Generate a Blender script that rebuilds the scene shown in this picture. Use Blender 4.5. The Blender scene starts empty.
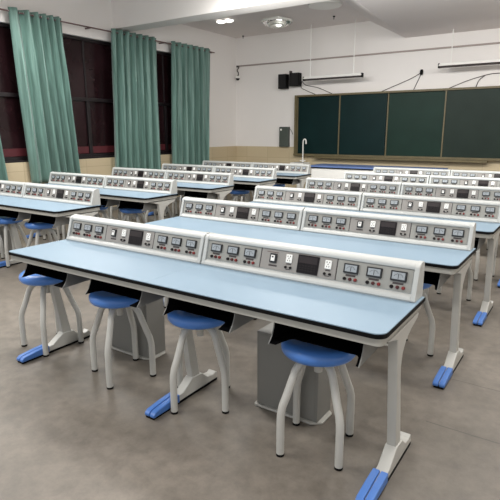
import bpy, bmesh, math, random
from mathutils import Vector, Matrix
random.seed(7)
PI = math.pi
scene = bpy.context.scene
col = scene.collection

# ------------------------------------------------------------------ layout (metres)
F = .055            # floor level while building; everything is dropped by F at the end
PITCH = 1.15        # bench row spacing
LX = -3.527         # left end of the left block
XL, YB, XR, YF, ZC = -4.528, 8.8, 5.0, -3.5, 3.68

# ------------------------------------------------------------------ materials
def srgb(c):
    def f(v):
        v /= 255.0
        return v/12.92 if v <= .04045 else ((v+.055)/1.055)**2.4
    return (f(c[0]), f(c[1]), f(c[2]), 1)

def mat(name, c, rough=.5, metal=0., var=.06, scale=6., emit=0., trans=0., coat=0., bump=0., bscale=60.):
    m = bpy.data.materials.new(name); m.use_nodes = True
    nt = m.node_tree; b = nt.nodes['Principled BSDF']
    b.inputs['Roughness'].default_value = rough
    b.inputs['Metallic'].default_value = metal
    b.inputs['Transmission Weight'].default_value = trans
    b.inputs['Coat Weight'].default_value = coat
    tc = nt.nodes.new('ShaderNodeTexCoord')
    n = nt.nodes.new('ShaderNodeTexNoise'); n.inputs['Scale'].default_value = scale
    n.inputs['Detail'].default_value = 4
    nt.links.new(tc.outputs['Object'], n.inputs['Vector'])
    r = nt.nodes.new('ShaderNodeValToRGB')
    base = srgb(c)
    r.color_ramp.elements[0].position = .3; r.color_ramp.elements[1].position = .7
    r.color_ramp.elements[0].color = tuple(v*(1-var) for v in base[:3])+(1,)
    r.color_ramp.elements[1].color = tuple(min(1, v*(1+var)) for v in base[:3])+(1,)
    nt.links.new(n.outputs['Fac'], r.inputs['Fac'])
    nt.links.new(r.outputs['Color'], b.inputs['Base Color'])
    if emit:
        nt.links.new(r.outputs['Color'], b.inputs['Emission Color'])
        b.inputs['Emission Strength'].default_value = emit
    if bump:
        n2 = nt.nodes.new('ShaderNodeTexNoise'); n2.inputs['Scale'].default_value = bscale
        nt.links.new(tc.outputs['Object'], n2.inputs['Vector'])
        bp = nt.nodes.new('ShaderNodeBump'); bp.inputs['Strength'].default_value = bump
        bp.inputs['Distance'].default_value = .01
        nt.links.new(n2.outputs['Fac'], bp.inputs['Height'])
        nt.links.new(bp.outputs['Normal'], b.inputs['Normal'])
    return m

M = dict(
    laminate=mat('blue_laminate', (130, 151, 167), .4, var=.03, scale=2.5),
    black=mat('black_plastic', (7, 7, 8), .6),
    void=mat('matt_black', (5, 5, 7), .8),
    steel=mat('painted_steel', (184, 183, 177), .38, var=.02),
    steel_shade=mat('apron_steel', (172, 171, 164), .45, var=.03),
    tray=mat('grey_tray_steel', (118, 118, 115), .5, var=.03),
    boxgrey=mat('grey_box_steel', (126, 125, 120), .5, var=.03),
    plate=mat('base_plate', (188, 186, 178), .5),
    seat=mat('blue_seat', (74, 124, 198), .3, var=.03, coat=.2),
    cover=mat('blue_foot_cover', (72, 116, 186), .4, var=.03),
    shell=mat('console_shell', (184, 186, 183), .35, var=.015),
    panel=mat('console_panel', (146, 145, 139), .5, var=.03),
    panel2=mat('console_panel_centre', (142, 138, 133), .5, var=.03),
    ink=mat('dark_ink', (58, 50, 50), .6),
    frame=mat('meter_frame', (20, 22, 26), .4),
    dial=mat('meter_dial', (150, 156, 160), .3, var=.08, scale=120),
    needle=mat('needle', (40, 40, 44), .5),
    red=mat('red_terminal', (122, 30, 26), .35),
    dred=mat('dark_red_terminal', (74, 22, 22), .35),
    blk=mat('black_terminal', (22, 18, 20), .35),
    white=mat('white_plastic', (236, 235, 230), .3, var=.01),
    screen=mat('dark_screen', (24, 11, 12), .4, var=.5, scale=45),
    key=mat('keypad', (34, 30, 30), .5, var=.3, scale=90),
    paint=mat('white_wall_paint', (236, 232, 228), .85, var=.015, scale=.8),
    ceilm=mat('ceiling_paint', (232, 225, 222), .9, var=.015, scale=.8),
    winframe=mat('dark_window_frame', (28, 22, 24), .4),
    maroon=mat('maroon_rail', (84, 32, 38), .5),
    rod=mat('rod_brown', (110, 84, 82), .4),
    chrome=mat('chrome', (200, 200, 200), .2, metal=1.),
    wood=mat('board_frame', (104, 94, 66), .5, var=.12),
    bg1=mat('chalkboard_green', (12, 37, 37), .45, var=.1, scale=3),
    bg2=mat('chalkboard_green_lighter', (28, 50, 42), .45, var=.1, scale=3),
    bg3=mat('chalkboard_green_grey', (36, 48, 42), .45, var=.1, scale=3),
    cloth_black=mat('speaker_black', (16, 14, 15), .8, var=.3, scale=60),
    apgrey=mat('grey_green_box', (74, 82, 76), .5),
    cable=mat('dark_cable', (60, 52, 50), .6),
    conduit=mat('conduit_brown', (158, 146, 140), .5),
    benchblue=mat('teacher_top', (98, 120, 168), .35, var=.03),
    lampglow=mat('lamp_glow', (255, 252, 245), .4, emit=4.),
    porcelain=mat('porcelain', (232, 232, 226), .2),
)

for k_, v_ in (('blk', .2), ('key', .2), ('black', .15), ('void', .05), ('bg1', .15), ('bg2', .15), ('bg3', .15), ('laminate', .35), ('seat', .4)):
    M[k_].node_tree.nodes['Principled BSDF'].inputs['Specular IOR Level'].default_value = v_

def glass(name, c, rough=.05):
    m = bpy.data.materials.new(name); m.use_nodes = True
    nt = m.node_tree; b = nt.nodes['Principled BSDF']
    b.inputs['Base Color'].default_value = srgb(c)
    b.inputs['Roughness'].default_value = rough
    b.inputs['Transmission Weight'].default_value = 1.
    b.inputs['IOR'].default_value = 1.45
    return m
M['glass'] = glass('clear_glass', (250, 250, 250), .08)

def night_pane():
    m = mat('night_window_glass', (36, 20, 23), .2, var=.45, scale=1.3)
    m.node_tree.nodes['Principled BSDF'].inputs['Specular IOR Level'].default_value = .35
    return m
M['pane'] = night_pane()

def floor_mat():
    m = bpy.data.materials.new('polished_concrete'); m.use_nodes = True
    nt = m.node_tree; N = nt.nodes; L = nt.links; b = N['Principled BSDF']
    tc = N.new('ShaderNodeTexCoord')
    def noise(s, d=6, r=.6):
        n = N.new('ShaderNodeTexNoise'); n.inputs['Scale'].default_value = s
        n.inputs['Detail'].default_value = d; n.inputs['Roughness'].default_value = r
        L.new(tc.outputs['Object'], n.inputs['Vector']); return n
    n1 = noise(.9); n2 = noise(14, 8, .7); n3 = noise(3.2, 5)
    r1 = N.new('ShaderNodeValToRGB')
    e = r1.color_ramp.elements
    e[0].position = .32; e[0].color = srgb((98, 92, 83))
    e[1].position = .68; e[1].color = srgb((128, 120, 110))
    L.new(n1.outputs['Fac'], r1.inputs['Fac'])
    r2 = N.new('ShaderNodeValToRGB'); e = r2.color_ramp.elements
    e[0].position = .3; e[0].color = (.6, .6, .6, 1); e[1].position = .62; e[1].color = (1.05, 1.05, 1.05, 1)
    L.new(n2.outputs['Fac'], r2.inputs['Fac'])
    mx = N.new('ShaderNodeMix'); mx.data_type = 'RGBA'; mx.blend_type = 'MULTIPLY'; mx.inputs[0].default_value = .75
    L.new(r1.outputs['Color'], mx.inputs[6]); L.new(r2.outputs['Color'], mx.inputs[7])
    r3 = N.new('ShaderNodeValToRGB'); e = r3.color_ramp.elements
    e[0].position = .25; e[0].color = (.62, .6, .58, 1); e[1].position = .45; e[1].color = (1, 1, 1, 1)
    L.new(n3.outputs['Fac'], r3.inputs['Fac'])
    mx2 = N.new('ShaderNodeMix'); mx2.data_type = 'RGBA'; mx2.blend_type = 'MULTIPLY'; mx2.inputs[0].default_value = .6
    L.new(mx.outputs[2], mx2.inputs[6]); L.new(r3.outputs['Color'], mx2.inputs[7])
    # saw-cut joints in the aisle
    sp = N.new('ShaderNodeSeparateXYZ'); L.new(tc.outputs['Object'], sp.inputs[0])
    def math_(op, a, bb):
        x = N.new('ShaderNodeMath'); x.operation = op
        for i, v in enumerate((a, bb)):
            if v is None: continue
            if isinstance(v, (int, float)): x.inputs[i].default_value = v
            else: L.new(v, x.inputs[i])
        return x.outputs[0]
    wob = math_('MULTIPLY', math_('SUBTRACT', n3.outputs['Fac'], .5), .03)
    yy = math_('ADD', sp.outputs['Y'], wob)
    masks = []
    for y0 in (1.287, .742):
        d = math_('ABSOLUTE', math_('SUBTRACT', yy, y0), None)
        masks.append(math_('LESS_THAN', d, .0035))
    mk = math_('MULTIPLY', math_('MAXIMUM', masks[0], masks[1]), math_('GREATER_THAN', sp.outputs['X'], 2.40))
    mx3 = N.new('ShaderNodeMix'); mx3.data_type = 'RGBA'; mx3.blend_type = 'MIX'
    L.new(math_('MULTIPLY', mk, .6), mx3.inputs[0]); L.new(mx2.outputs[2], mx3.inputs[6])
    mx3.inputs[7].default_value = srgb((60, 56, 52))
    L.new(mx3.outputs[2], b.inputs['Base Color'])
    rr = N.new('ShaderNodeMapRange'); rr.inputs['To Min'].default_value = .38; rr.inputs['To Max'].default_value = .6
    L.new(n2.outputs['Fac'], rr.inputs['Value']); L.new(rr.outputs['Result'], b.inputs['Roughness'])
    return m
M['floor'] = floor_mat()

def dado_mat(axis):
    m = bpy.data.materials.new('beige_wall_tile'); m.use_nodes = True
    nt = m.node_tree; N = nt.nodes; L = nt.links; b = N['Principled BSDF']
    tc = N.new('ShaderNodeTexCoord'); sp = N.new('ShaderNodeSeparateXYZ'); cb = N.new('ShaderNodeCombineXYZ')
    L.new(tc.outputs['Object'], sp.inputs[0])
    L.new(sp.outputs[axis], cb.inputs[0]); L.new(sp.outputs['Z'], cb.inputs[1])
    br = N.new('ShaderNodeTexBrick'); br.offset = 0; br.inputs['Scale'].default_value = 1.
    br.inputs['Brick Width'].default_value = .6; br.inputs['Row Height'].default_value = .3
    br.inputs['Mortar Size'].default_value = .004
    br.inputs['Color1'].default_value = srgb((202, 187, 156)); br.inputs['Color2'].default_value = srgb((197, 181, 150))
    br.inputs['Mortar'].default_value = srgb((176, 160, 132))
    L.new(cb.outputs[0], br.inputs['Vector']); L.new(br.outputs['Color'], b.inputs['Base Color'])
    b.inputs['Roughness'].default_value = .35
    return m
M['dado_y'] = dado_mat('Y'); M['dado_x'] = dado_mat('X')

def curtain_mat():
    m = bpy.data.materials.new('green_curtain_cloth'); m.use_nodes = True
    nt = m.node_tree; N = nt.nodes; L = nt.links; b = N['Principled BSDF']
    tc = N.new('ShaderNodeTexCoord'); mp = N.new('ShaderNodeMapping'); mp.inputs['Scale'].default_value = (30, 30, 1.2)
    n = N.new('ShaderNodeTexNoise'); n.inputs['Scale'].default_value = 1.; n.inputs['Detail'].default_value = 5
    L.new(tc.outputs['Object'], mp.inputs[0]); L.new(mp.outputs[0], n.inputs['Vector'])
    r = N.new('ShaderNodeValToRGB'); e = r.color_ramp.elements
    e[0].position = .3; e[0].color = srgb((84, 115, 106)); e[1].position = .7; e[1].color = srgb((118, 153, 143))
    L.new(n.outputs['Fac'], r.inputs['Fac']); L.new(r.outputs['Color'], b.inputs['Base Color'])
    b.inputs['Roughness'].default_value = .5; b.inputs['Sheen Weight'].default_value = .3
    return m
M['curtain'] = curtain_mat()

# ------------------------------------------------------------------ mesh helpers
def finish(name, bm, m, parent=None, bevel=0., smooth=True, seg=2):
    bmesh.ops.recalc_face_normals(bm, faces=bm.faces)
    me = bpy.data.meshes.new(name); bm.to_mesh(me); bm.free()
    me.materials.append(M[m] if isinstance(m, str) else m)
    o = bpy.data.objects.new(name, me); col.objects.link(o)
    if parent: o.parent = parent
    if bevel:
        md = o.modifiers.new('bevel', 'BEVEL'); md.width = bevel; md.segments = seg
        md.limit_method = 'ANGLE'; md.angle_limit = math.radians(35)
    if smooth:
        me.shade_smooth()
        md = o.modifiers.new('wn', 'WEIGHTED_NORMAL') if bevel else None
        if not bevel:
            me.set_sharp_from_angle(angle=math.radians(38))
    return o

def box(bm, x0, x1, y0, y1, z0, z1):
    v = [bm.verts.new(p) for p in ((x0,y0,z0),(x1,y0,z0),(x1,y1,z0),(x0,y1,z0),(x0,y0,z1),(x1,y0,z1),(x1,y1,z1),(x0,y1,z1))]
    for f in ((0,3,2,1),(4,5,6,7),(0,1,5,4),(1,2,6,5),(2,3,7,6),(3,0,4,7)):
        bm.faces.new([v[i] for i in f])

def prism_x(bm, prof, x0, x1):
    """closed (y,z) profile pulled along x"""
    a = [bm.verts.new((x0, y, z)) for y, z in prof]; b = [bm.verts.new((x1, y, z)) for y, z in prof]
    n = len(prof)
    for i in range(n): bm.faces.new((a[i], a[(i+1) % n], b[(i+1) % n], b[i]))
    bm.faces.new(a[::-1]); bm.faces.new(b)

def prism_z(bm, poly, z0, z1):
    a = [bm.verts.new((x, y, z0)) for x, y in poly]; b = [bm.verts.new((x, y, z1)) for x, y in poly]
    n = len(poly)
    for i in range(n): bm.faces.new((a[i], a[(i+1) % n], b[(i+1) % n], b[i]))
    bm.faces.new(a[::-1]); bm.faces.new(b)

def lathe(bm, prof, n=28, c=(0,0,0), M4=None):
    rings = []
    for r, z in prof:
        ring = []
        for i in range(n):
            a = 2*PI*i/n
            p = Vector((r*math.cos(a), r*math.sin(a), z))
            p = (M4 @ p) if M4 else p + Vector(c)
            ring.append(bm.verts.new(p))
        rings.append(ring)
    for k in range(len(rings)-1):
        for i in range(n):
            bm.faces.new((rings[k][i], rings[k][(i+1) % n], rings[k+1][(i+1) % n], rings[k+1][i]))
    bm.faces.new(rings[0][::-1]); bm.faces.new(rings[-1])

def tube(bm, pts, r, n=10, closed_ends=True):
    pts = [Vector(p) for p in pts]
    rs = r if isinstance(r, (list, tuple)) else [r]*len(pts)
    t0 = (pts[1]-pts[0]).normalized()
    ref = Vector((0, 0, 1)) if abs(t0.z) < .9 else Vector((1, 0, 0))
    u = t0.cross(ref).normalized(); rings = []
    for i, p in enumerate(pts):
        if i == 0: t = t0
        elif i == len(pts)-1: t = (pts[i]-pts[i-1]).normalized()
        else: t = ((pts[i+1]-p).normalized()+(p-pts[i-1]).normalized()).normalized()
        u = (u - t*u.dot(t)).normalized(); w = t.cross(u)
        rings.append([bm.verts.new(p+(u*math.cos(2*PI*k/n)+w*math.sin(2*PI*k/n))*rs[i]) for k in range(n)])
    for i in range(len(rings)-1):
        for k in range(n):
            bm.faces.new((rings[i][k], rings[i][(k+1) % n], rings[i+1][(k+1) % n], rings[i+1][k]))
    bm.faces.new(rings[0][::-1]); bm.faces.new(rings[-1])

def smooth_path(pts, n=6):
    """Catmull-Rom through the points"""
    P = [Vector(p) for p in pts]; P = [P[0]*2-P[1]] + P + [P[-1]*2-P[-2]]; out = []
    for i in range(1, len(P)-2):
        for k in range(n):
            t = k/n
            out.append(.5*((2*P[i])+(P[i+1]-P[i-1])*t+(2*P[i-1]-5*P[i]+4*P[i+1]-P[i+2])*t*t+(3*P[i]-P[i-1]-3*P[i+1]+P[i+2])*t**3))
    out.append(P[-2]); return out

def torus(bm, c, R, r, axis='z', n=24, m=8):
    vs = []
    for i in range(n):
        a = 2*PI*i/n; ring = []
        for j in range(m):
            b = 2*PI*j/m
            p = ((R+r*math.cos(b))*math.cos(a), (R+r*math.cos(b))*math.sin(a), r*math.sin(b))
            if axis == 'y': p = (p[0], p[2], p[1])
            if axis == 'x': p = (p[2], p[0], p[1])
            ring.append(bm.verts.new(Vector(p)+Vector(c)))
        vs.append(ring)
    for i in range(n):
        for j in range(m):
            bm.faces.new((vs[i][j], vs[(i+1) % n][j], vs[(i+1) % n][(j+1) % m], vs[i][(j+1) % m]))

def B(name, m, parent, *dims, bevel=0.):
    bm = bmesh.new(); box(bm, *dims)
    return finish(name, bm, m, parent, bevel)

def tag(o, label, cat, group=None):
    o['label'] = label; o['category'] = cat
    if group: o['group'] = group
    return o
def thing(name, label, cat, loc=(0,0,0), rz=0., group=None):
    o = bpy.data.objects.new(name, None); col.objects.link(o); o.empty_display_size = .1
    o.location = loc; o.rotation_euler = (0, 0, rz)
    return tag(o, label, cat, group)
def struct(o): o['kind'] = 'structure'; return o
def copy_tree(o, parent=None):
    c = o.copy(); col.objects.link(c)
    if parent: c.parent = parent
    for ch in list(o.children): copy_tree(ch, c)
    return c

# ------------------------------------------------------------------ room shell
bm = bmesh.new(); box(bm, XL-.2, XR+.2, YF, YB+.2, F-.1, F); struct(finish('floor', bm, 'floor', smooth=False))
bm = bmesh.new(); box(bm, XL-.2, XR+.2, 5.2, YB+.2, ZC, ZC+.1); box(bm, XL-.2, XR+.2, YF, 5.2, 3.98, 4.08); struct(finish('ceiling', bm, 'ceilm', smooth=False))
bm = bmesh.new(); box(bm, XL-.2, XR+.2, YB, YB+.2, F, ZC); wb = struct(finish('wall_back', bm, 'paint', smooth=False))
bm = bmesh.new(); box(bm, XR, XR+.2, YF, YB, F, ZC); box(bm, XR, XR+.2, YF, 5.2, ZC, 3.98); struct(finish('wall_right', bm, 'paint', smooth=False))
# left wall with openings
WIN = [(-.4, 1.25), (1.6, 3.25), (3.6, 5.2), (5.55, 7.2)]
ZS, ZT = 1.06, 3.08
bm = bmesh.new()
box(bm, XL-.2, XL, YF, YB, F, ZS); box(bm, XL-.2, XL, YF, YB, ZT, ZC); box(bm, XL-.2, XL, YF, 5.2, ZC, 3.98)
ys = [YF]+[v for w in WIN for v in w]+[YB]
for i in range(0, len(ys), 2): box(bm, XL-.2, XL, ys[i], ys[i+1], ZS, ZT)
struct(finish('wall_left', bm, 'paint', smooth=False))
for k, (a, b) in enumerate(WIN[1:]):
    f = bmesh.new(); x0, x1 = XL-.14, XL-.07; t = .05
    box(f, x0, x1, a, b, ZS, ZS+.06); box(f, x0, x1, a, b, ZT-t, ZT)
    box(f, x0, x1, a, a+t, ZS+.06, ZT-t); box(f, x0, x1, b-t, b, ZS+.06, ZT-t)
    box(f, x0+.003, x1+.01, a+t, b-t, 2.03, 2.09)                       # transom
    mid = (a+b)/2
    box(f, x0+.003, x1+.006, mid-.035, mid+.035, ZS+.06, 2.03)
    box(f, x0+.003, x1-.02, mid-.015, mid+.015, 2.09, ZT-t)
    w = struct(finish('window_%d' % (k+1), f, 'winframe', bevel=.004))
    for (p, q, r, s) in ((a+t, mid-.035, ZS+.06, 2.03), (mid+.035, b-t, ZS+.06, 2.03), (a+t, mid-.015, 2.09, ZT-t), (mid+.015, b-t, 2.09, ZT-t)):
        B('window_pane', 'pane', w, x0+.02, x0+.03, p, q, r, s)
        if s < 2.1: B('window_rail', 'maroon', w, x0+.031, x0+.045, p, q, r+.01, r+.13)  # maroon strip stands in for something red outside the glass
    B('window_sill', 'winframe', w, XL-.07, XL+.01, a-.01, b+.01, ZS-.02, ZS+.005, bevel=.003)
# tiled dado = trims
struct(B('trim_1', 'dado_y', None, XL, XL+.012, YF, YB-.012, .12, ZS-.021))
bm = bmesh.new()
for (a, b) in ((WIN[3][1]+.02, YB-.012), (5.22, 5.53), (3.27, 3.58)): box(bm, XL, XL+.012, a, b, ZS-.02, 1.155)
struct(finish('trim_2', bm, 'dado_y', smooth=False))
struct(B('trim_3', 'dado_x', None, XL, XR, YB-.012, YB, .12, 1.155))
struct(B('baseboard_left', 'boxgrey', None, XL, XL+.018, YF, YB-.02, F, .12))
struct(B('baseboard_back', 'boxgrey', None, XL, XR, YB-.018, YB, F, .12))
# cross beam and splayed soffit
bm = bmesh.new(); box(bm, XL, XR, 5.0, 5.36, 3.30, ZC); box(bm, XL, XR, 5.0, 5.2, ZC, 3.98); struct(finish('trim_4', bm, 'paint', smooth=False))
bm = bmesh.new()
def prism_pts(bm, lo, hi, zl, zh):
    a = [bm.verts.new((x, y, zl)) for x, y in lo]; b = [bm.verts.new((x, y, zh)) for x, y in hi]
    n = len(lo)
    for i in range(n): bm.faces.new((a[i], a[(i+1) % n], b[(i+1) % n], b[i]))
    bm.faces.new(a[::-1]); bm.faces.new(b)
prism_pts(bm, [(-.09, 5.36), (XR, 5.36), (XR, YB), (-.42, YB)], [(-.75, 5.36), (XR, 5.36), (XR, YB), (-1.18, YB)], 3.285, ZC)
struct(finish('trim_5', bm, 'ceilm', smooth=False))

# ------------------------------------------------------------------ lab bench
def tabletop_poly(x0, x1, y0, y1, rl, rr):
    p = []
    if rl:
        for k in range(7):
            a = PI + k*PI/12; p.append((x0+rl+rl*math.cos(a), y0+rl+rl*math.sin(a)))
    else: p.append((x0, y0))
    if rr:
        for k in range(7):
            a = 1.5*PI + k*PI/12; p.append((x1-rr+rr*math.cos(a), y0+rr+rr*math.sin(a)))
    else: p.append((x1, y0))
    return p+[(x1, y1), (x0, y1)]
LEGX = (.055, 1.21, 2.365)
TRAYX = (.30, .905, 1.49, 2.10)
CUT = (-.06, -.025, -.04, .01)
def make_bench():
    t = thing('lab_bench', '', 'bench')
    for (a, b, rl, rr) in ((0, 1.1985, .03, 0), (1.2015, 2.4, 0, .045)):
        bm = bmesh.new(); prism_z(bm, tabletop_poly(a+.003 if rl else a-.001, b-.003 if rr else b+.001, .003, .5295, rl, rr), .7775, .7815)
        top = finish('tabletop', bm, 'laminate', t, smooth=False)
        bm = bmesh.new(); prism_z(bm, tabletop_poly(a, b, 0, .5325, rl, rr), 0.7615, .7778)
        finish('edge_band', bm, 'black', top, smooth=False)
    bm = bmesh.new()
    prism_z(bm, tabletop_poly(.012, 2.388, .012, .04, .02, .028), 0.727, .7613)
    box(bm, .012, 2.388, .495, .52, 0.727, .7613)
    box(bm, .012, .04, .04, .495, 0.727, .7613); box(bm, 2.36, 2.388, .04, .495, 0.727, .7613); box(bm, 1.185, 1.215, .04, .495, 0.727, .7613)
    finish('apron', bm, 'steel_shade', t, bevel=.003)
    for lx in LEGX:
        w = .021
        # leaning column flaring into a bracket under the top
        prof = [(.295,F+.075),(.215,.685),(.10,.717),(.50,.717),(.485,.695),(.40,.672),(.335,.645),(.297,.60),(.285,.54),(.362,F+.075)]
        bm = bmesh.new(); prism_x(bm, prof, lx-w, lx+w)
        leg = finish('leg', bm, 'steel', t, bevel=.005)
        bm = bmesh.new()
        prism_x(bm, [(y, F+z) for y, z in [(-.01,.012),(-.01,.028),(.14,.045),(.205,.05),(.29,.105),(.37,.098),(.42,.055),(.475,.047),(.495,.058),(.512,.045),(.512,.012)]], lx-.027, lx+.027)
        finish('foot', bm, 'steel', leg, bevel=.005)
        bm = bmesh.new()
        for s0, s1 in ((-.034, -.002), (.002, .034)):
            prism_x(bm, [(y, F+z) for y, z in [(-.03,.012),(-.03,.028),(-.01,.042),(.09,.053),(.17,.057),(.17,.012)]], lx+s0, lx+s1)
        finish('foot_cover', bm, 'cover', leg, bevel=.005)
        B('foot_pad', 'black', leg, lx-.028, lx+.028, -.025, .505, F, F+.0125)
    for cx, co_ in zip(TRAYX, CUT):
        a, b = cx-.203, cx+.203
        side = [(.02,.622),(.045,.65),(.062,.685),(.068,.717),(.37,.717),(.37,.65),(.345,.630)]
        bm = bmesh.new()
        prism_x(bm, side, a, a+.004); prism_x(bm, side, b-.004, b)
        prism_x(bm, [(.345,.630),(.37,.65),(.37,.717),(.366,.717),(.366,.652),(.343,.632)], a+.004, b-.004)
        tr = finish('book_tray', bm, 'tray', t, smooth=False)
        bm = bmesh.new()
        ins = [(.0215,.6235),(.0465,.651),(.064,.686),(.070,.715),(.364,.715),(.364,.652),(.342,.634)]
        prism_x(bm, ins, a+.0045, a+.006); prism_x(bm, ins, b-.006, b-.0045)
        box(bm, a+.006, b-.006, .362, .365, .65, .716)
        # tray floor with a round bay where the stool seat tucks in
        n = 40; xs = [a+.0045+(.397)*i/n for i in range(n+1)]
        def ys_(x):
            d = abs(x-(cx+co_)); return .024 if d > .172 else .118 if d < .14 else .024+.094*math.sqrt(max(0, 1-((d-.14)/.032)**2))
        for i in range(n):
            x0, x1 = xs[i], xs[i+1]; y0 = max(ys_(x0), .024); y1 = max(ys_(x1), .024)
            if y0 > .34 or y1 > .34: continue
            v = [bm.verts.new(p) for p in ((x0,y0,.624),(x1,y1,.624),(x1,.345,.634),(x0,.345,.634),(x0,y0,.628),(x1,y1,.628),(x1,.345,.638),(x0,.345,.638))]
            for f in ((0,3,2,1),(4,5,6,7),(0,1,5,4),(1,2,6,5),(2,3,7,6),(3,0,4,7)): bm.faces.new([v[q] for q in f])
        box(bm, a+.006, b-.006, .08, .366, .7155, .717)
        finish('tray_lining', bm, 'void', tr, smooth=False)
    return t

# ------------------------------------------------------------------ console
CW = 1.177
FY0, FZ0, FY1, FZ1 = .438, .815, .469, .916      # sloping face, bottom and top
FL = math.hypot(FY1-FY0, FZ1-FZ0)
def face_matrix(x, z, lift=0.):
    """frame on the sloping face: X along the bench, Y up the face, Z outwards"""
    k = (z-FZ0)/(FZ1-FZ0)
    up = Vector((0, FY1-FY0, FZ1-FZ0)).normalized(); xx = Vector((1, 0, 0)); nn = xx.cross(up)
    p = Vector((x, FY0+(FY1-FY0)*k, z)) + nn*lift
    m = Matrix.Identity(4)
    for i in range(3): m[i][0], m[i][1], m[i][2], m[i][3] = xx[i], up[i], nn[i], p[i]
    return m
def on_face(name, m, parent, x, z, build, lift=.004, bevel=0.):
    bm = bmesh.new(); build(bm)
    bmesh.ops.transform(bm, matrix=face_matrix(x, z, lift), verts=bm.verts)
    return finish(name, bm, m, parent, bevel)
def rect(w, h, t, z0=0.): return lambda bm: box(bm, -w/2, w/2, -h/2, h/2, z0, z0+t)
MASTER = {}
def face_obj(key, name, m, parent, x, z, build, lift=.004, bevel=0.):
    """shares mesh data: geometry made at the origin, placed by matrix"""
    if key not in MASTER:
        bm = bmesh.new(); build(bm); o = finish(name, bm, m, parent, bevel); MASTER[key] = o
    else:
        o = MASTER[key].copy(); col.objects.link(o); o.parent = parent
    mt = face_matrix(x, z, lift)
    if parent and parent.type == 'MESH': mt = parent.matrix_basis.inverted() @ mt
    o.matrix_basis = mt
    return o
def make_console():
    t = thing('instrument_console', '', 'console')
    # z here is absolute for a bench at the origin; bench top is .7815
    zb = .7818
    prof = [(.5325,zb),(.420,zb),(.417,.789),(.421,.801),(.430,.809),(.442,.812),(FY0+.004,FZ0),(FY1+.004,FZ1),
            (.463,.917),(.462,.924),(.465,.932),(.474,.939),(.492,.944),(.512,.945),(.527,.941),(.5325,.931)]
    bm = bmesh.new(); prism_x(bm, prof, .022, CW-.022); finish('housing', bm, 'shell', t)
    capp = [(.534,zb),(.418,zb),(.416,.790),(.424,.806),(.457,.914),(.458,.925),(.463,.934),(.474,.941),(.492,.946),(.512,.947),(.528,.943),(.534,.932)]
    for a in (0, CW-.022):
        bm = bmesh.new(); prism_x(bm, capp, a, a+.022); finish('end_cap', bm, 'shell', t, bevel=.003)
    zc = (FZ0+FZ1)/2
    fh = FL-.004
    for (a, b, m) in ((.028, .368, 'panel'), (.374, .792, 'panel2'), (.798, CW-.028, 'panel')):
        on_face('face_panel', m, t, (a+b)/2, zc, rect(b-a, fh, .003), lift=-.003)
    for x in (.371, .795): on_face('seam', 'ink', t, x, zc, rect(.003, fh, .0035), lift=-.004)
    for x in (.085, .195, .305, .868, .979, 1.09):
        mt = face_obj('meter', 'meter', 'frame', t, x, .8785, lambda bm: box(bm, -.036, .036, -.0225, .0225, 0, .009), lift=0., bevel=.002)
        if not mt.children:
            bm = bmesh.new(); box(bm, -.0285, .0285, -.0145, .0165, .0091, .0098); finish('dial', bm, 'dial', mt)
            bm = bmesh.new()
            box(bm, -.0015, .0015, -.013, .008, .0098, .0102)
            for k in range(9):
                a = math.radians(150-15*k); p = Vector((.022*math.cos(a), -.014+.022*math.sin(a)+.002, 0))
                box(bm, p.x-.0011, p.x+.0011, p.y-.002, p.y+.002, .0098, .0102)
            finish('needle', bm, 'needle', mt)
        face_obj('caption', 'caption_strip', 'ink', t, x, .8475, rect(.048, .0085, .0006), lift=.0002)
        for k, m in ((-1, 'blk'), (0, 'dred'), (1, 'red')):
            face_obj('post'+m, 'binding_post', m, t, x+.0265*k, .8315, lambda bm: lathe(bm, [(.0082, 0), (.0082, .006), (.0062, .010), (.003, .011)], 10), lift=0.)
    # rocker switch
    sw = on_face('rocker_switch', 'frame', t, .448, .872, rect(.040, .048, .008), lift=0., bevel=.002)
    on_face('rocker', 'white', sw, .448, .872, rect(.022, .030, .0045), lift=.008, bevel=.0015)
    on_face('rocker_mark', 'ink', sw, .448, .878, rect(.010, .008, .0008), lift=.0127)
    face_obj('caption', 'caption_strip', 'ink', t, .448, .836, None, lift=.0002)
    on_face('caption_line', 'dred', t, .44, .9005, rect(.07, .0022, .0006), lift=.0002)
    # sockets with two posts each
    for x in (.538, .751):
        so = face_obj('socket', 'power_socket', 'white', t, x, .881, rect(.034, .042, .006), lift=0., bevel=.002)
        if not so.children:
            bm = bmesh.new()
            for (u, v, w, h) in ((-.007,.011,.004,.006),(.007,.011,.004,.006),(0,.001,.004,.006),(-.006,-.010,.003,.006),(.006,-.010,.003,.006)):
                box(bm, u-w/2, u+w/2, v-h/2, v+h/2, .006, .0066)
            finish('socket_holes', bm, 'ink', so)
        face_obj('caption2', 'caption_strip', 'ink', t, x, .854, rect(.026, .005, .0006), lift=.0002)
        for k in (-1, 1):
            face_obj('postblk2', 'binding_post', 'blk', t, x+.0135*k, .838, lambda bm: lathe(bm, [(.0065, 0), (.0065, .006), (.005, .010), (.003, .011)], 10), lift=0.)
        face_obj('caption3', 'caption_strip', 'ink', t, x, .8285, rect(.024, .004, .0006), lift=.0002)
    # dark display module
    d = on_face('display', 'blk', t, .645, .8655, rect(.114, .090, .006), lift=0., bevel=.002)
    on_face('display_screen', 'screen', d, .645, .886, rect(.098, .032, .0006), lift=.0062)
    def keys(bm):
        for i in range(6):
            for j in range(3):
                u, v = -.040+.016*i, .011-.011*j
                box(bm, u-.0055, u+.0055, v-.0035, v+.0035, 0, .0012)
    on_face('keypad', 'key', d, .645, .848, keys, lift=.0062)
    return t

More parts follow.
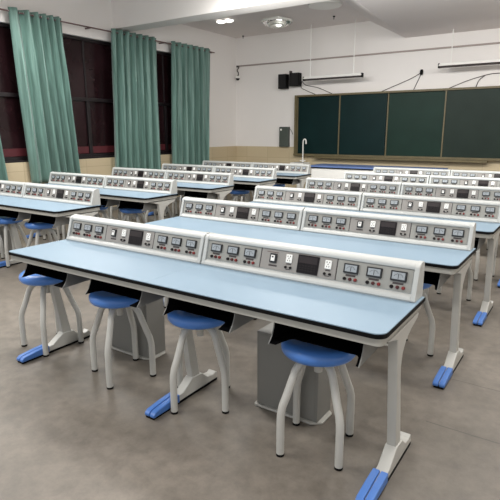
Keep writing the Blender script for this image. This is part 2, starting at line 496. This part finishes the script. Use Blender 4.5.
# ------------------------------------------------------------------ stool
def make_stool():
    t = thing('lab_stool', '', 'stool')
    bm = bmesh.new()
    lathe(bm, [(r, z+.045) for r, z in [(.10,.479),(.146,.480),(.160,.487),(.169,.500),(.171,.516),(.166,.530),(.150,.542),(.12,.543),(.05,.540),(.001,.539)]], 40)
    finish('seat', bm, 'seat', t)
    for k in range(4):
        a = PI/2*k; c, s = math.cos(a), math.sin(a)
        rr = [(.03,.504),(.070,.501),(.098,.488),(.119,.460),(.139,.405),(.160,.350),(.180,.303),(.188,.268),(.190,.235),(.190,.12),(.190,F+.009)]
        bm = bmesh.new(); tube(bm, [(r*c, r*s, z) for r, z in rr], [.0185]*len(rr), 14)
        lg = finish('leg', bm, 'steel', t)
        bm = bmesh.new(); lathe(bm, [(.0188,F),(.0192,F+.003),(.0192,F+.010),(.0186,F+.012)], 16, c=(.190*c, .190*s, 0))
        finish('rubber_foot', bm, 'black', lg)
    bm = bmesh.new(); lathe(bm, [(.019,.435),(.019,.485),(.034,.49),(.034,.514),(.09,.518),(.09,.5238)], 20); finish('hub', bm, 'steel', t)
    return t

def make_box():
    t = thing('power_box', '', 'cabinet')
    bm = bmesh.new(); box(bm, -.18, .18, -.08, .08, F+.014, F+.43); finish('body', bm, 'boxgrey', t, bevel=.004)
    bm = bmesh.new(); prism_z(bm, [(-.185,-.092),(.15,-.092),(.2,-.055),(.2,.055),(.15,.092),(-.185,.092),(-.195,.08),(-.195,-.08)], F, F+.014)
    finish('base_plate', bm, 'plate', t, bevel=.004)
    bm = bmesh.new(); box(bm, -.165, .165, -.0825, -.0805, F+.03, F+.415); finish('door', bm, 'boxgrey', t, bevel=.002)
    return t

ORD = ['nearest', 'second', 'third', 'fourth', 'fifth', 'farthest']
def rowname(block, k):
    n = 6
    if block == 'right': return ('nearest bench' if k == 0 else 'farthest bench' if k == 5 else '%s bench' % ORD[k]) + ' of the right-hand block'
    return ('nearest bench' if k == 1 else 'farthest bench' if k == 5 else '%s bench' % ORD[k-1]) + ' of the left-hand block'

bench0, con0, stool0, box0 = make_bench(), make_console(), make_stool(), make_box()
used = set()
def place(proto, loc, rz, label, group):
    o = proto if proto.name not in used else copy_tree(proto)
    used.add(proto.name)
    o.location = loc; o.rotation_euler = (0, 0, rz); o['label'] = label; o['group'] = group
    return o
SEATW = ['leftmost', 'second from left', 'third from left', 'rightmost']
rows = [('right', k, 0., PITCH*k) for k in range(6)] + [('left', k, LX, PITCH*k) for k in range(1, 6)]
for blk, k, x0, y0 in rows:
    rn = rowname(blk, k)
    place(bench0, (x0, y0, 0), 0, 'long pale-blue topped lab bench with grey steel legs, %s' % rn, 'lab benches')
    for j in (0, 1):
        place(con0, (x0+.022+1.187*j, y0, 0), 0, '%s pale grey meter console on the %s' % (('left', 'right')[j], rn), 'instrument consoles')
    if blk == 'right':
        if k == 0: ss = [(-.03, .275, 42), (.712, .25, 24), (1.31, .275, 80), (2.022, .252, 58)]
        elif k == 1: ss = [(-.02, .27, 40), (.70, .235, 24), (1.36, .27, 40), (2.02, .37, 9)]
        elif k == 2: ss = [(.25, .26, 30), (.75, .27, 60), (1.4, .28, 20), (2.03, .47, 35)]
        else: ss = [(-.02 if k == 4 else .25, .27, 30+k*11), (.75, .26, 60), (1.45, .28, 20), (2.05, .30, 20)]
    else:
        if k == 1: ss = [(.25, .24, 25), (.68, .235, 24), (1.14, .25, 48), (1.727, .29, 30)]
        else: ss = [(.25, .26, 10*k), (.70, .235, 24), (1.18, .28, 20*k), (1.76, .40, 50+9*k)]
    for i, (sx, sy, a) in enumerate(ss):
        w = SEATW[i]
        place(stool0, (x0+sx, y0+sy, 0), math.radians(a), 'round blue-seated four-legged stool, %s one at the %s' % (w, rn), 'lab stools')
    if k <= 2:
        for j in (0, 1):
            if (blk == 'right' and k == 2) or (blk == 'left' and j == 1): continue
            place(box0, (x0+(.535, 1.775)[j], y0+(.54, .475)[j], 0), 0, 'squat grey metal box under %s half of the %s' % (('left', 'right')[j], rn), 'floor power boxes')

# ------------------------------------------------------------------ curtains
XC = XL+.13
def curtain(y0, y1, b0, b1, z0, n, label, seed, tight=None):
    rnd = random.Random(seed)
    t = thing('curtain', label, 'curtain', (XC, (y0+y1)/2, 0), group='green window curtains')
    cy = (y0+y1)/2
    ns, nz = n*14, 40
    ph = [rnd.uniform(-.5, .5) for _ in range(n+2)]
    amp = [rnd.uniform(.6, 1.25) for _ in range(n+2)]
    zt = 3.275
    bm = bmesh.new(); grid = []
    for j in range(nz+1):
        v = j/nz; z = zt+(z0-zt)*v; row = []
        for i in range(ns+1):
            u = i/ns; uu = u if not tight else u**tight
            w = 2*PI*n*u; idx = u*n; a0 = int(idx); fr = idx-a0
            A = (amp[a0]*(1-fr)+amp[min(a0+1, n+1)]*fr)
            pp = (ph[a0]*(1-fr)+ph[min(a0+1, n+1)]*fr)
            s = math.sin(w+pp*min(1, v*2.5)*1.6)
            x = (.070+.03*v)*s*(1 if v < .05 else A) + .016*math.sin(2.7*w+seed+v*2)*min(1, v*4)
            yt, yb = y0+(y1-y0)*uu, b0+(b1-b0)*uu
            y = yt+(yb-yt)*v + .018*math.cos(w*1.0+1)*v - cy
            row.append(bm.verts.new((x, y, z)))
        grid.append(row)
    for j in range(nz):
        for i in range(ns): bm.faces.new((grid[j][i], grid[j][i+1], grid[j+1][i+1], grid[j+1][i]))
    cl = finish('cloth', bm, 'curtain', t); cl.modifiers.new('thick', 'SOLIDIFY').thickness = .003
    for k in range(2*n):
        u = (k+.0)/(2*n)+.25/n*0
        u = (k+.5)/(2*n) if False else (k)/(2*n)+.001
        uu = u if not tight else u**tight
        bm = bmesh.new(); torus(bm, (0, y0+(y1-y0)*uu-cy, 3.222), .026, .005, 'y', 20, 6)
        bmesh.ops.rotate(bm, cent=(0, y0+(y1-y0)*uu-cy, 3.222), matrix=Matrix.Rotation(math.radians(35 if k % 2 else -35), 3, 'Z'), verts=bm.verts)
        finish('grommet', bm, 'chrome', t)
    return t
curtain(2.93, 3.83, 3.05, 3.99, .70, 6, 'wide green grommet curtain at the left, beside the nearest visible window', 3, tight=.72)
curtain(4.85, 5.97, 4.72, 5.95, .70, 7, 'green grommet curtain in the middle of the three full ones', 5)
curtain(6.39, 7.65, 6.29, 7.60, .70, 7, 'green grommet curtain nearest the back corner', 9)
curtain(.9, 2.45, .95, 2.62, .70, 7, 'green curtain cut by the left edge of the photo', 12)
bm = bmesh.new(); tube(bm, [(XC, .6, 3.222), (XC, 7.8, 3.222)], .012, 12)
rod = finish('curtain_rod', bm, 'rod'); tag(rod, 'long thin brown curtain rod above the windows', 'rod')
for y in (2.7, 4.4, 6.18, 7.72):
    B('bracket', 'rod', rod, XL, XC-.005, y-.01, y+.01, 3.205, 3.225)

# ------------------------------------------------------------------ chalkboard
cb = thing('chalkboard', 'long green four-panel chalkboard with brown frame on the back wall', 'chalkboard', (-.6, YB, .98))
ox, oy, oz = -.6, YB, .98
def Cb(name, m, x0, x1, y0, y1, z0, z1, parent=cb, bevel=.002):
    return B(name, m, parent, x0-ox, x1-ox, y0-oy, y1-oy, z0-oz, z1-oz, bevel=bevel)
bx = [-2.78, -1.74, -.69, .44, 1.52]
for i in range(4):
    d = .035 if i in (1, 3) else .0
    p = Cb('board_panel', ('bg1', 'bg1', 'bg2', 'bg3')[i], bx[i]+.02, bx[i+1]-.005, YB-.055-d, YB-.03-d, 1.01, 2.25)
    Cb('panel_edge', 'wood', bx[i]+(.0), bx[i]+.026, YB-.07-d, YB-.03-d, 1.0, 2.26, parent=p)
f = bmesh.new()
for (a, b, c, d, e, g) in ((-2.83, 1.57, -.11, 0, 1.275, 1.315), (-2.83, 1.57, -.13, 0, -.015, .03), (-2.83, -2.78, -.11, 0, .03, 1.275), (1.52, 1.57, -.11, 0, .03, 1.275)):
    box(f, a-ox, b-ox, c, d, e, g)
finish('frame', f, 'wood', cb, bevel=.003)
Cb('chalk_ledge', 'wood', -2.3, 1.3, YB-.19, YB-.10, .925, .962)
# ------------------------------------------------------------------ teacher bench, sink, tap
tb = thing('teacher_bench', 'long white demonstration bench with a blue top below the chalkboard', 'bench', (-.5, 7.6, 0))
def Tb(n, m, *d, bevel=.003): return B(n, m, tb, *d, bevel=bevel)
Tb('worktop', 'benchblue', -1.22, 1.28, -.33, .33, .825, .855)
Tb('worktop_edge', 'black', -1.215, 1.275, -.32, .32, .807, .825)
Tb('body', 'white', -1.16, 1.22, -.29, .29, .12, .807)
Tb('plinth', 'black', -1.12, 1.18, -.27, .27, F, .12)
for k in range(3): Tb('door', 'white', -1.14+.785*k, -1.14+.785*k+.77, -.306, -.291, .14, .79)
sk = thing('sink', 'small white sink unit by the wall left of the teacher bench', 'sink', (-2.54, 8.45, 0))
bm = bmesh.new(); lathe(bm, [(.10,F),(.09,.1),(.06,.2),(.06,.55),(.09,.68),(.10,.70)], 20); finish('pedestal', bm, 'porcelain', sk)
bm = bmesh.new(); box(bm, -.17, .17, -.15, .2, .70, .83); bs = finish('basin', bm, 'porcelain', sk, bevel=.02, seg=3)
B('basin_hollow', 'tray', bs, -.13, .13, -.11, .10, .828, .8315)
bm = bmesh.new()
tube(bm, smooth_path([(0,.15,.83),(0,.15,1.05),(0,.15,1.24),(.01,.145,1.31),(.045,.14,1.335),(.08,.13,1.31),(.088,.125,1.23)], 5), .015, 10)
tube(bm, [(-.07,.15,.86),(.07,.15,.86)], .014, 10); lathe(bm, [(.025,.83),(.025,.845),(.016,.86)], 14, c=(0,.15,0))
finish('tap', bm, 'white', sk)

# ------------------------------------------------------------------ wall fittings
def speaker(x0, x1, z0, z1, label):
    t = thing('loudspeaker', label, 'speaker', ((x0+x1)/2, YB, z0), group='wall speakers')
    w, h = (x1-x0)/2, z1-z0
    B('cabinet', 'black', t, -w, w, -.19, -.05, 0, h, bevel=.008)
    B('grille', 'cloth_black', t, -w+.012, w-.012, -.196, -.191, .012, h-.012)
    B('wall_bracket', 'black', t, -.02, .02, -.05, .004, h*.4, h*.6)
speaker(-3.22, -3.01, 2.45, 2.76, 'black wall loudspeaker, left one of the pair beside the chalkboard')
speaker(-2.93, -2.69, 2.49, 2.77, 'black wall loudspeaker, right one of the pair beside the chalkboard')
B_ = bmesh.new(); box(B_, -2.98, -2.96, YB-.1, YB+.004, 2.5, 2.83); tag(finish('antenna_bracket', B_, 'cable', bevel=.003), 'thin upright dark bracket between the two wall speakers', 'bracket')
ap = thing('control_box', 'grey-green upright box on the wall left of the chalkboard', 'box', (-3.115, YB, 1.155))
B('housing', 'apgrey', ap, -.12, .12, -.09, 0, 0, .455, bevel=.008)
B('sticker', 'white', ap, -.09, -.05, -.0915, -.0895, .37, .41)
bm = bmesh.new(); tube(bm, smooth_path([(.12, -.03, .42), (.17, -.02, .36), (.20, -.012, .28)], 4), .005, 6); finish('cord', bm, 'cable', ap)
# conduit
bm = bmesh.new(); box(bm, -4.45, XR, YB-.03, YB, 3.02, 3.05)
tag(finish('cable_conduit', bm, 'conduit', bevel=.004), 'long thin brownish conduit running along the back wall under the ceiling', 'conduit')
# camera
cam_t = thing('security_camera', 'small dome camera on a dark curly cable at the back corner', 'camera', (-4.42, YB, 2.74))
B('mount', 'cable', cam_t, -.07, -.03, -.025, .004, .27, .31)
bm = bmesh.new(); tube(bm, smooth_path([(-.05,-.02,.29),(.0,-.03,.29),(.02,-.06,.25),(-.01,-.08,.2),(.03,-.1,.15),(.04,-.1,.10),(.02,-.1,.06)], 5), .013, 8)
finish('cable', bm, 'cable', cam_t)
bm = bmesh.new(); lathe(bm, [(.03,.06),(.055,.05),(.06,.03),(.06,.01)], 18, c=(.02,-.1,0)); bd = finish('camera_body', bm, 'white', cam_t)
bm = bmesh.new(); lathe(bm, [(.045,.009),(.042,-.01),(.03,-.03),(.01,-.037)], 18, c=(.02,-.1,0)); finish('lens_dome', bm, 'black', bd)
# pendant board lamps
def pendant(x0, x1, z, rods, label):
    t = thing('pendant_lamp', label, 'lamp', ((x0+x1)/2, 8.4, z), group='hanging tube lamps')
    w = (x1-x0)/2
    bm = bmesh.new(); prism_x(bm, [(-.05,0),(-.035,.045),(.035,.045),(.05,0)], -w, w); finish('batten', bm, 'white', t, smooth=False)
    bm = bmesh.new(); tube(bm, [(-w+.01, -.01, -.018), (w-.01, -.01, -.018)], .018, 12); finish('tube', bm, 'cable', t)
    for s in (-1, 1): B('end_holder', 'black', t, s*w-.015, s*w+.015, -.04, .04, -.035, .047, bevel=.003)
    for r in rods:
        bm = bmesh.new(); cx = r-(x0+x1)/2; tube(bm, [(cx, 0, .045), (cx, 0, (3.285 if r > -.1 else ZC)-z)], .0085, 8); finish('rod', bm, 'white', t)
pendant(-2.44, -1.13, 2.595, (-2.30, -1.32), 'white tube lamp hanging on two rods over the left half of the chalkboard')
pendant(.36, 1.75, 2.665, (.56, 1.55), 'white tube lamp hanging over the right end of the chalkboard')
# wires from wall to chalkboard
def wire(name, paths, label, r=.007, hook=None):
    t = thing(name, label, 'wire', paths[0][0])
    o = Vector(paths[0][0])
    for p in paths:
        bm = bmesh.new(); tube(bm, smooth_path([Vector(q)-o for q in p], 5), r, 6); finish('strand', bm, 'cable', t)
    if hook:
        bm = bmesh.new(); c = Vector(hook)-o; lathe(bm, [(.02,-.05),(.03,-.03),(.03,.03),(.02,.05)], 12, c=c); finish('hook', bm, 'black', t)
Y1 = YB-.012
wire('speaker_wire', [[(-2.70,Y1,2.60),(-2.72,Y1,2.47),(-2.6,Y1,2.40),(-2.35,Y1,2.297)], [(-2.70,Y1,2.60),(-2.6,Y1,2.51),(-2.3,Y1,2.44),(-1.95,Y1,2.297)]], 'two dark wires sagging from the right speaker to the chalkboard top')
wire('board_wire', [[(-.06,Y1,2.62),(-.3,Y1,2.50),(-.85,Y1,2.297)], [(-.06,Y1,2.62),(-.11,Y1,2.5),(-.2,Y1,2.297)]], 'forked dark wire from a black hook above the third chalkboard panel', hook=(-.06, YB-.035, 2.62))
wire('board_wire', [[(1.10,Y1,2.50),(.8,Y1,2.42),(.47,Y1,2.297)], [(1.10,Y1,2.50),(1.0,Y1,2.42),(.95,Y1,2.297)], [(1.10,Y1,2.50),(1.3,Y1,2.52),(1.9,Y1,2.50)]], 'forked dark wire above the fourth chalkboard panel', hook=None)
# ceiling fittings
l = thing('ceiling_spotlight', 'twin bright ceiling spotlight near the left wall', 'lamp', (-3.54, 7.06, ZC))
B('base', 'white', l, -.20, .20, -.06, .06, -.02, 0, bevel=.006)
for s in (-1, 1):
    bm = bmesh.new(); lathe(bm, [(.085,-.02),(.085,-.035),(.06,-.045),(.01,-.048)], 20, c=(s*.1, 0, 0)); finish('bulb', bm, 'lampglow', l)
l = thing('glass_ceiling_lamp', 'round clear glass ceiling lamp in the far ceiling bay', 'lamp', (-2.59, 7.5, ZC)); l.scale = (1.25,)*3  # glass form stands in for a blurred round ceiling fitting
bm = bmesh.new(); lathe(bm, [(.12,0),(.12,-.03),(.05,-.04)], 24); finish('canopy', bm, 'white', l)
bm = bmesh.new(); torus(bm, (0,0,-.05), .235, .018, 'z', 40, 8); torus(bm, (0,0,-.075), .10, .012, 'z', 30, 8); finish('glass_ring', bm, 'porcelain', l)
bm = bmesh.new(); lathe(bm, [(.23,-.03),(.235,-.06),(.20,-.10),(.12,-.13),(.02,-.14)], 32); finish('glass_bowl', bm, 'glass', l)
bm = bmesh.new(); lathe(bm, [(.03,-.04),(.035,-.07),(.02,-.10)], 14, c=(.03,0,0)); finish('bulb', bm, 'lampglow', l)  # glowing core inside the stand-in glass
bm = bmesh.new(); lathe(bm, [(.30,0),(.29,-.03),(.22,-.05),(.02,-.055)], 36, c=(-1.32,7.02,ZC)); tag(finish('flat_ceiling_lamp', bm, 'white'), 'flat white round ceiling lamp right of the glass one', 'lamp')  # plain disc stands in for a faint pale ellipse
for (x, y, lb) in ((-4.21, 8.66, 'tiny black ceiling hook above the corner camera'), (-1.59, 7.975, 'tiny black ceiling hook above the left hanging tube lamp')):
    bm = bmesh.new(); lathe(bm, [(.022,0),(.022,-.015),(.006,-.02),(.006,-.06)], 10, c=(x, y, ZC)); tag(finish('ceiling_hook', bm, 'black'), lb, 'hook', 'ceiling hooks')

# ------------------------------------------------------------------ camera
yaw, pit, roll = math.radians(34.036), math.radians(-13.2095), math.radians(-.139)
fw = Vector((-math.sin(yaw)*math.cos(pit), math.cos(yaw)*math.cos(pit), math.sin(pit)))
rt = Vector((math.cos(yaw), math.sin(yaw), 0)); up = rt.cross(fw)
r2 = rt*math.cos(roll)+up*math.sin(roll); u2 = -rt*math.sin(roll)+up*math.cos(roll)
cd = bpy.data.cameras.new('camera'); co = bpy.data.objects.new('camera', cd); col.objects.link(co)
m = Matrix.Identity(4)
for i in range(3): m[i][0], m[i][1], m[i][2] = r2[i], u2[i], -fw[i]
m.translation = Vector((2.9445, -1.6663, 1.4962)); co.matrix_world = m
cd.sensor_width = 36; cd.lens = 503.02/500*36; cd.clip_start = .05
scene.camera = co

for o in list(scene.objects):
    if o.parent is None and o.type != 'LIGHT':
        o.location.z -= F
# ------------------------------------------------------------------ light
def area(x, y, z, sx, sy, p, rot=(0,0,0), c=(1,.985,.96)):
    d = bpy.data.lights.new('ceiling_light', 'AREA'); d.shape = 'RECTANGLE'; d.size = sx; d.size_y = sy; d.energy = p; d.color = c
    o = bpy.data.objects.new('ceiling_light', d); col.objects.link(o); o.location = (x, y, z); o.rotation_euler = rot
for x in (-3., -.2, 2.8):
    for y in ((-1.2, .9, 2.9) if x < -1 else (-1.2, 1.6, 4.3)):
        area(x, y, 3.25, 1.3, .4, 55)
for x in (-1.1, 1.1, 3.4):
    area(x, 4.4, 3.05, 1.6, .3, 46, (math.radians(60), 0, 0))  # added washers brightening the back wall, no fixtures there
for y in (-1., .8, 2.5):
    area(-2.6, y, 3.25, .3, 1.4, 16, (0, math.radians(-65), 0))  # added tilted side fills on the left, no fixtures there
area(-1.2, .8, 2.9, 3., 3., 60, (math.radians(180), 0, 0))  # added upward fill that brightens the ceiling and the bounce
w = bpy.data.worlds.new('world'); scene.world = w; w.use_nodes = True
w.node_tree.nodes['Background'].inputs[0].default_value = (.93, .96, 1, 1)
w.node_tree.nodes['Background'].inputs[1].default_value = .9
scene.view_settings.view_transform = 'Standard'
scene.view_settings.look = 'None'
scene.view_settings.exposure = -0.13
